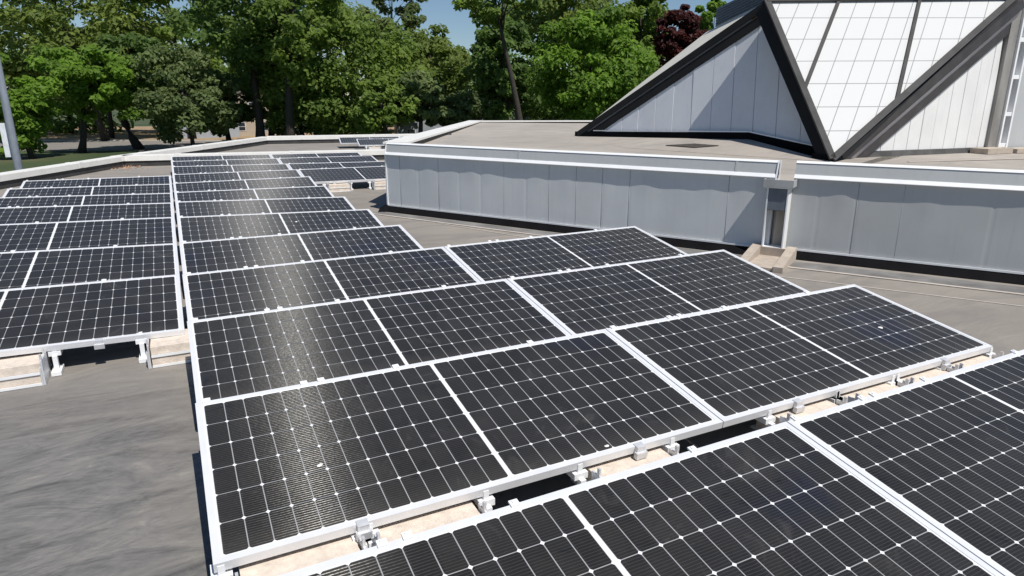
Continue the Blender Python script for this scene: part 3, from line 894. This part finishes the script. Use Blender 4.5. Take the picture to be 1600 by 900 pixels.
# second array on the far roof
fa0 = on_z(561, 227, 0.0); far_rot = R(-9)
for i, (dx, dy, lab) in enumerate(((0, 0, 'solar panel on the far roof beyond the inner parapet, left in front row'),
                                   (ML + .01, 0, 'solar panel on the far roof, half hidden behind the clad wall corner'),
                                   (-.55, PITCH, 'solar panel on the far roof, in the row behind, sticking out left'),
                                   (ML - .54, PITCH, 'solar panel on the far roof, row behind, mostly hidden by the wall corner'))):
    dup(PROTO, (fa0.x + dx*math.cos(far_rot) - dy*math.sin(far_rot), fa0.y + dx*math.sin(far_rot) + dy*math.cos(far_rot), 0), (TH, 0, far_rot), lab, 'solar panels on the far roof')

# ------------------------------------------------------------------ ballast trays under the low edges
def tray_meshes():
    W_ = .205
    b = MB()
    b.box((-W_, -.155, .087), (W_, .16, .140))
    up = b.mesh('upper_block', M_conc)
    b = MB(); b.box((-W_, -.166, .012), (W_, .16, .074)); lo = b.mesh('lower_block', M_conc)
    s = MB(); s.box((-W_, -.168, .077), (W_, .17, .083)); s.box((-W_, -.174, .072), (W_, -.1685, .090)); sh = s.mesh('shelf_lip', M_trim)
    s = MB(); s.box((-W_, -.178, .003), (W_, .2, .009)); s.box((-W_, -.184, .003), (W_, -.1785, .020)); ba = s.mesh('base_plate', M_trim)
    e = MB()
    e.box((-.005, -.185, .002), (.005, .0, .165)); e.box((-.014, -.19, .002), (-.0055, -.14, .12))
    e.box((-.005, -.178, .165), (.005, -.158, .205)); e.box((-.005, -.06, .165), (.005, -.042, .20))
    br = e.mesh('end_bracket', M_clamp)
    c = MB()
    c.box((-.035, -.03, .12), (.035, .06, .15)); c.box((-.014, -.05, .03), (.014, -.02, .125)); c.box((-.012, -.02, .15), (.012, .03, .19))
    c.box((-.028, -.10, .004), (.028, .05, .03))
    cl = c.mesh('clamp_foot', M_trim)
    return up, lo, sh, ba, br, cl
tu, tl, ts, tb, tbr, tcl = tray_meshes()
TP = thing('ballast_tray', 'x', 'ballast tray', (0,0,0))
part('upper_block', tu, TP); part('lower_block', tl, TP); part('shelf_lip', ts, TP); part('base_plate', tb, TP)
for s_ in (-1, 1):
    o = part('end_bracket', tbr, TP); o.location = (s_*.217, 0, 0)
    o = part('clamp_foot', tcl, TP); o.location = (s_*.262, .05, 0)
tf = [True]
def put_tray(x, y, lab, group):
    loc = (x, y, ZL)
    if tf[0]:
        tf[0] = False; TP.location = loc; TP['label'] = lab; TP['group'] = group; return
    dup(TP, loc, (0, 0, 0), lab, group)
y1 = PITCH - .03
ords = ['leftmost', 'second from the left', 'third from the left', 'fourth from the left', 'fifth from the left', 'sixth from the left', 'rightmost']
for i, x in enumerate((.285, .775, 1.76, 2.93, 3.46, 3.94, 4.42)):
    put_tray(x, y1, 'cream ballast tray in the slot between the two nearest panel rows, %s' % ords[i], 'ballast trays between the nearest rows')
yl = 3*PITCH - .02
put_tray(-1.068, yl, 'cream ballast tray at the left frame edge, before the nearest left panel', 'ballast trays before the left block')
put_tray(-.04, yl, 'cream ballast tray in the open gap left of the third row', 'ballast trays before the left block')
y9 = 9*PITCH - .02
put_tray(2.93, y9, 'small cream ballast tray before the ninth panel row, left of the dark gap', 'ballast trays before the clad wall corner')
put_tray(3.84, y9, 'small cream ballast tray touching the left end of the clad wall in view', 'ballast trays before the clad wall corner')
for i, dx in enumerate((.5, 1.35)):
    put_tray(fa0.x + dx, fa0.y - .06 - dx*.07, 'tiny cream ballast tray on the far roof, %s of two' % ('left' if i == 0 else 'right'), 'ballast trays on the far roof')

# low clamps seen just above the high edges (feet of the rows behind)
# ------------------------------------------------------------------ small finds on the panels and deck
def blob(name, u, v, row, rad, lab, cat, mat, seed):
    rnd = random.Random(seed)
    nrm = Vector((0, -math.sin(TH), math.cos(TH)))
    c = on_plane(u, v, (0, row*PITCH, .001), nrm)
    ex = Vector((1,0,0)); ey = nrm.cross(ex)
    k = MB(); n = 10; rr = [rad * rnd.uniform(.6, 1.15) for _ in range(n)]
    ring = [c + (ex*math.cos(6.283*i/n) + ey*math.sin(6.283*i/n)*.75)*rr[i] + nrm*.001 for i in range(n)]
    top = [c + (p - c)*.55 + nrm*.004 for p in ring]
    b = len(k.v); k.v += [tuple(p) for p in ring + top]
    for i in range(n):
        j = (i+1) % n; k.f.append((b+i, b+j, b+n+j, b+n+i)); k.mi.append(0)
    k.f.append(tuple(b+n+i for i in range(n))); k.mi.append(0)
    tag(k.build(name, mat), lab, cat, 'bird droppings on the panels')
blob('bird_dropping', 500, 727, 1, .016, 'white bird dropping on the second row panel, inside the glinting streak', 'dropping', M_guano, 1)
blob('bird_dropping', 948, 697, 1, .012, 'small white bird dropping near the low edge of the second row', 'dropping', M_guano, 2)
blob('bird_dropping', 1376, 512, 1, .022, 'round pale dropping on the right end panel of the second row', 'dropping', M_guano, 3)
blob('bird_dropping', 463, 346.5, 5, .02, 'tiny white dropping on a middle distance panel', 'dropping', M_guano, 4)
k = MB(); rnd = random.Random(7); c = on_z(187, 262, ZL)
for _ in range(160):
    p = Vector((c.x + rnd.gauss(0, .28), c.y + rnd.gauss(0, .35), ZL + .004 + abs(rnd.gauss(0, .02))))
    a = Vector((rnd.uniform(-1,1), rnd.uniform(-1,1), rnd.uniform(-.4,.4))).normalized()*.035
    b = a.cross(Vector((rnd.uniform(-.4,.4), rnd.uniform(-.4,.4), 1))).normalized()*.025
    k.face([p - a, p - b, p + a, p + b])
tag(k.build('leaf_litter', M_leaves, fix=False), 'patch of orange brown leaf litter on the roof behind the left block', 'litter', None, 'stuff')

# ------------------------------------------------------------------ light pole beyond the parapet
pp = CAM + ray(29, 262) * 21.0
lp = thing('lamp_post', 'grey steel light pole with a white board, rising beyond the left parapet', 'lamp post', (pp.x, pp.y, GZ))
k = MB(); k.tube([(pp.x, pp.y, GZ), (pp.x, pp.y, 0), (pp.x, pp.y, 3), (pp.x, pp.y, 5.5)], [.12, .092, .078, .065], 14); k.build('pole', M_pole, lp, smooth=True)
k = MB(); k.tube([(pp.x, pp.y, GZ), (pp.x, pp.y, GZ + .4)], [.24, .22], 14); k.build('base_cover', M_pole, lp, smooth=True)
k = MB(); k.box((pp.x-.1, pp.y-.25, 5.5), (pp.x+.1, pp.y+.5, 5.62)); k.build('lamp_head', M_pole, lp)
sg = CAM + ray(11, 219) * 21.3
k = MB(); k.box((-.10, -.012, -.42), (.09, .012, .42), Matrix.Translation(sg) @ Matrix.Rotation(R(10), 4, 'Z')); k.build('sign_board', M_sign, lp)
k = MB(); k.bar(sg + Vector((0, .015, .1)), Vector((pp.x, pp.y, sg.z + .1)), (0,0,1), (0,1,0), .03, .03); k.build('bracket', M_pole, lp)

# ------------------------------------------------------------------ houses beyond the trees
M_hw = plain('house_siding_white', (.62, .64, .66), .7, 0, .08, 2)
M_hg = plain('house_siding_grey', (.34, .37, .41), .7, 0, .08, 2)
M_ht = plain('house_siding_tan', (.42, .36, .29), .7, 0, .08, 2)
M_hr = plain('house_shingles', (.16, .15, .15), .9, 0, .2, 3)
M_win = plain('window_glass', (.03, .035, .045), .12)
def house(u, D, wd, hh, rf, mat, lab, yaw):
    c = at_depth(u, 200, D)
    rt = thing('house', lab, 'house', (c.x, c.y, GZ), (0, 0, yaw))
    M = Matrix.Translation((c.x, c.y, GZ)) @ Matrix.Rotation(yaw, 4, 'Z')
    def mk(name, kk, m, par): 
        kk.v = [tuple(M @ Vector(p)) for p in kk.v]; return kk.build(name, m, par)
    h = wd/2; dp_ = wd*.7
    k = MB(); k.extrude([Vector(p) for p in ((-h,-dp_,0),(h,-dp_,0),(h,-dp_,hh),(0,-dp_,hh+rf),(-h,-dp_,hh))], (0, 2*dp_, 0)); wl = mk('wall', k, mat, rt)
    k = MB()
    for s in (-1, 1):
        a = Vector((0, -dp_-.4, hh+rf+.12)); b = Vector((s*(h+.5), -dp_-.4, hh-.28)); nrm = Vector((s*rf, 0, h)).normalized()*.16
        k.extrude([a, b, b + nrm, a + nrm], (0, 2*dp_+.8, 0))
    roof_ = mk('roof', k, M_hr, rt)
    k = MB(); k.box((h*.3, 1.4, hh+rf*.3), (h*.3+.6, 2.0, hh+rf+.35)); mk('chimney', k, M_brick, rt)
    for x, z in ((-h*.5, 1.6), (h*.45, 1.6), (0, hh+.2)):
        k = MB(); k.box((x-.6, -dp_-.05, z-.75), (x+.6, -dp_-.01, z+.75)); k.box((x-.6, -dp_-.07, z-.03), (x+.6, -dp_-.051, z+.03)); wf = mk('window', k, M_hw, rt)
        k = MB(); k.box((x-.5, -dp_-.062, z-.65), (x+.5, -dp_-.054, z-.05)); k.box((x-.5, -dp_-.062, z+.05), (x+.5, -dp_-.054, z+.65)); mk('pane', k, M_win, rt)
house(668, 98, 8.0, 4.2, 3.2, M_hg, 'pale grey gabled house glimpsed through the trees behind the roof corner', R(-22))
house(748, 112, 8, 4.0, 2.6, M_hw, 'white house low behind the trees, just left of the dark tree', R(-30))
house(316, 118, 9, 5.2, 3.4, M_hg, 'grey house hidden behind the grey green tree on the left', R(10))
house(392, 125, 8, 5.5, 3.2, M_ht, 'tan house glimpsed between two tall dark trunks', R(0))
house(852, 112, 8, 4.2, 2.4, M_hw, 'white house almost hidden behind the bright green tree', R(-15))

# ------------------------------------------------------------------ trees
def tree(name, lab, u, v, ru, rv, D, kind, seed, n=9000, leaf=.30, trunk_u=None, sparse=1.0, clumps=46, trunk_r=.28, bark=None, low=.35, lean=0, group='trees beyond the roof'):
    rnd = random.Random(seed)
    c = at_depth(u, v, D); pm = D / FPX
    rx = ru * pm; rz = rv * pm
    ry = rx * .8
    tb = at_depth(trunk_u if trunk_u is not None else u, 200, D)
    root = thing(name, lab, 'tree', (tb.x, tb.y, GZ), (0,0,0), group)
    # clump centres in the crown volume
    cs = []
    while len(cs) < clumps:
        a = Vector((rnd.uniform(-1,1), rnd.uniform(-1,1), rnd.uniform(-1,1)))
        r = a.length
        if r > 1 or r < .25 or rnd.random() > r*.9 + .15: continue
        a.z = a.z if a.z > 0 else a.z * (1.0 if rnd.random() < low*2 else .7)
        a *= rnd.uniform(.86, 1.10)
        cs.append((Vector((c.x + a.x*rx, c.y + a.y*ry, c.z + a.z*rz)), rnd.uniform(.14, .27) * (rx*ry*rz)**(1/3) * (1.0 if sparse >= 1 else .8), rnd.uniform(0, 1)))
    V = []; F = []; T_ = []
    for i in range(n):
        p0, cr, tint = cs[int(rnd.random() * len(cs))]
        d = Vector((rnd.gauss(0,1), rnd.gauss(0,1), rnd.gauss(0,.75))); d = d.normalized() * (rnd.random() ** .45)
        p = p0 + Vector((d.x*cr*1.25, d.y*cr*1.25, d.z*cr*.85))
        nm = (d * .7 + Vector((rnd.uniform(-.9,.9), rnd.uniform(-1.2,.6), rnd.uniform(-.1,1.4)))).normalized()
        a = nm.orthogonal().normalized(); a = (Matrix.Rotation(rnd.uniform(0, 6.28), 3, nm) @ a)
        b = nm.cross(a); s = leaf * 1.28 * rnd.uniform(.6, 1.25)
        a *= s; b *= s * .62
        k0 = len(V); V += [p - a, p - b*.9 + nm*s*.12, p + a, p + b*.9 + nm*s*.12]
        F.append((k0, k0+1, k0+2, k0+3)); tv = min(1, max(0, tint*.6 + rnd.random()*.45)); T_ += [tv]*4
    me = bpy.data.meshes.new('crown'); me.from_pydata([tuple(p) for p in V], [], F)
    at = me.attributes.new('tint', 'FLOAT', 'POINT'); at.data.foreach_set('value', T_)
    me.materials.append(LEAF[kind]); me.update()
    o = bpy.data.objects.new('crown', me); COL.objects.link(o); o.parent = root; o.matrix_parent_inverse = parent_inv(root)
    # trunk, bole and limbs
    k = MB(); top = Vector((c.x, c.y, c.z + rz*.35)); base = Vector((tb.x, tb.y, GZ - .1))
    pts = []; rad = []
    for i in range(8):
        f = i / 7
        p = base.lerp(top, f); p.x += math.sin(f*5 + seed)*.12*trunk_r*4 + lean*math.sin(f*3.14); p.y += math.cos(f*4 + seed)*.1
        pts.append(p); rad.append(trunk_r * (1.25 if i == 0 else 1) * (1 - .8*f))
    k.tube(pts, rad, 9)
    for i in range(9):
        q = cs[(i*5) % len(cs)][0]
        f = (q.z - .25*(q - base).xy.length - base.z) / (top.z - base.z); f = min(.85, max(.22, f * rnd.uniform(.8, .95))); s0 = base.lerp(top, f)
        mid = s0.lerp(q, .5) + Vector((0, 0, (q - s0).length*.10)); r0_ = trunk_r*(1 - .8*f)*.6
        k.tube([s0, mid, q], [r0_, r0_*.6, r0_*.2], 6)
    k.build('trunk', bark or M_bark, root, smooth=True)
    return root
T = tree
T('maple_tree', 'small bright green round tree with a single dark trunk, left of the leaning trunk', 142, 132, 72, 58, 80, 'bright', 1, 9000, .26, 118, trunk_r=.42, low=.1, clumps=60)
T('shade_tree', 'bright green tree at the left frame edge behind the light pole', 18, 165, 58, 82, 72, 'bright', 2, 9000, .26, 40, clumps=60)
T('shade_tree', 'dark green tree with a leaning trunk over the road', 205, 120, 62, 62, 86, 'dark', 3, 8000, .30, 213, trunk_r=.55, low=.2, lean=-1.2)
T('ornamental_tree', 'grey green broad low tree between the leaning trunk and the tall trunks', 292, 150, 72, 72, 84, 'grey', 4, 13000, .24, 300, clumps=80)
T('oak_tree', 'tall olive oak towering behind the small bright tree', 80, 20, 150, 118, 104, 'olive', 5, 15000, .36, 165, clumps=90, trunk_r=.5)
T('oak_tree', 'tall thin leaved tree with sky showing through its crown', 262, 15, 95, 82, 110, 'mid', 6, 5500, .36, 300, sparse=.7, clumps=42, trunk_r=.5)
T('oak_tree', 'tall dark trunked tree whose bole stands left of the pair of trunks', 388, 22, 95, 95, 88, 'dark', 7, 8500, .30, 402, clumps=60, trunk_r=.62)
T('oak_tree', 'tall dark trunked tree whose straight bole passes the large green tree', 462, 20, 90, 85, 84, 'mid', 8, 7000, .28, 446, sparse=.7, clumps=52, trunk_r=.62)
T('linden_tree', 'large dense mid green tree at the middle left of the skyline', 545, 118, 112, 98, 90, 'mid', 9, 17000, .28, 530, clumps=110)
T('linden_tree', 'dull green spreading tree left of the open patch of sky', 672, 112, 74, 66, 98, 'olive', 10, 10000, .28, 690, clumps=70)
T('slim_tree', 'slim pale leaved tree top rising behind the large green trees', 612, 20, 48, 52, 116, 'grey', 11, 4200, .34, 620, sparse=.6, clumps=44, bark=M_bark2)
T('shade_tree', 'dark dense tree to the right of the open patch of sky', 786, 118, 52, 95, 92, 'dark', 12, 11000, .30, 790, clumps=70, trunk_r=.5)
T('oak_tree', 'near tree whose thin overhanging twigs cross the top of the sky patch', 770, -12, 82, 50, 80, 'mid', 13, 4200, .27, 820, sparse=.6, clumps=34, trunk_r=.45)
T('linden_tree', 'broad bright green tree behind the left end of the skylight', 925, 108, 92, 88, 84, 'bright', 14, 16000, .27, 915, clumps=100)
T('oak_tree', 'olive tree rising above and behind the broad bright green tree', 890, 15, 95, 66, 106, 'olive', 15, 8000, .34, 826, clumps=55, trunk_r=.45)
T('copper_beech_tree', 'dark red leaved tree above the sloping skylight edge', 1062, 62, 36, 44, 96, 'red', 16, 9000, .28, 1062, clumps=90)
T('shade_tree', 'yellow green tree between the red tree and the skylight', 1112, 50, 34, 46, 104, 'bright', 17, 4500, .30, 1120, clumps=36)
T('shade_tree', 'green tree behind the left side of the red tree', 1000, 55, 48, 70, 108, 'mid', 18, 7000, .32, 1000, clumps=50)
for i, (u, v, ru, rv, D, kd, lab) in enumerate((
    (-40, 110, 110, 105, 130, 'mid', 'background tree at the far left behind the light pole'),
    (110, 130, 100, 80, 128, 'dark', 'dark background tree behind the small bright tree'),
    (250, 140, 95, 70, 134, 'olive', 'background tree behind the grey green tree'),
    (390, 125, 95, 85, 132, 'mid', 'background tree behind the tall trunks'),
    (520, 100, 105, 95, 138, 'olive', 'olive background tree behind the large mid green tree'),
    (650, 130, 80, 66, 136, 'mid', 'background tree low on the skyline under the sky patch'),
    (735, 145, 60, 62, 126, 'dark', 'dark background tree under the right side of the sky patch'),
    (830, 105, 80, 105, 134, 'dark', 'dark background tree between the dark tree and the bright one'),
    (960, 120, 100, 92, 138, 'mid', 'background tree behind the broad bright green tree'),
    (1150, 120, 110, 80, 134, 'dark', 'dark background tree behind the skylight'),
    (716, 172, 42, 30, 88, 'grey', 'low grey green bush tree beside the grey house'),
    (600, 170, 52, 44, 84, 'mid', 'low green understorey tree left of the grey house'),
    (470, 168, 62, 46, 94, 'mid', 'low green understorey tree right of the two tall trunks'),
    (355, 165, 44, 46, 96, 'dark', 'dark understorey tree left of the two tall trunks'),
    (850, 160, 70, 44, 98, 'dark', 'dark understorey tree below the broad bright green tree'),
    (425, 170, 26, 36, 100, 'olive', 'small olive understorey tree between the two tall trunks'),
    (655, 152, 36, 44, 86, 'grey', 'sparse grey green sapling in front of the grey house'),
    (420, 90, 60, 60, 100, 'mid', 'mid green background tree filling the space behind the two tall trunks'),
    (170, 95, 60, 50, 112, 'olive', 'olive background tree between the small bright tree and the tall oak'))):
    T('background_tree', lab, u, v, ru, rv, D, kd, 40 + i, 8500 if ru > 70 else (5000 if ru > 32 else 2600), .40 if D > 110 else .28, None, clumps=60 if ru > 32 else 26, trunk_r=.4, group='background trees')
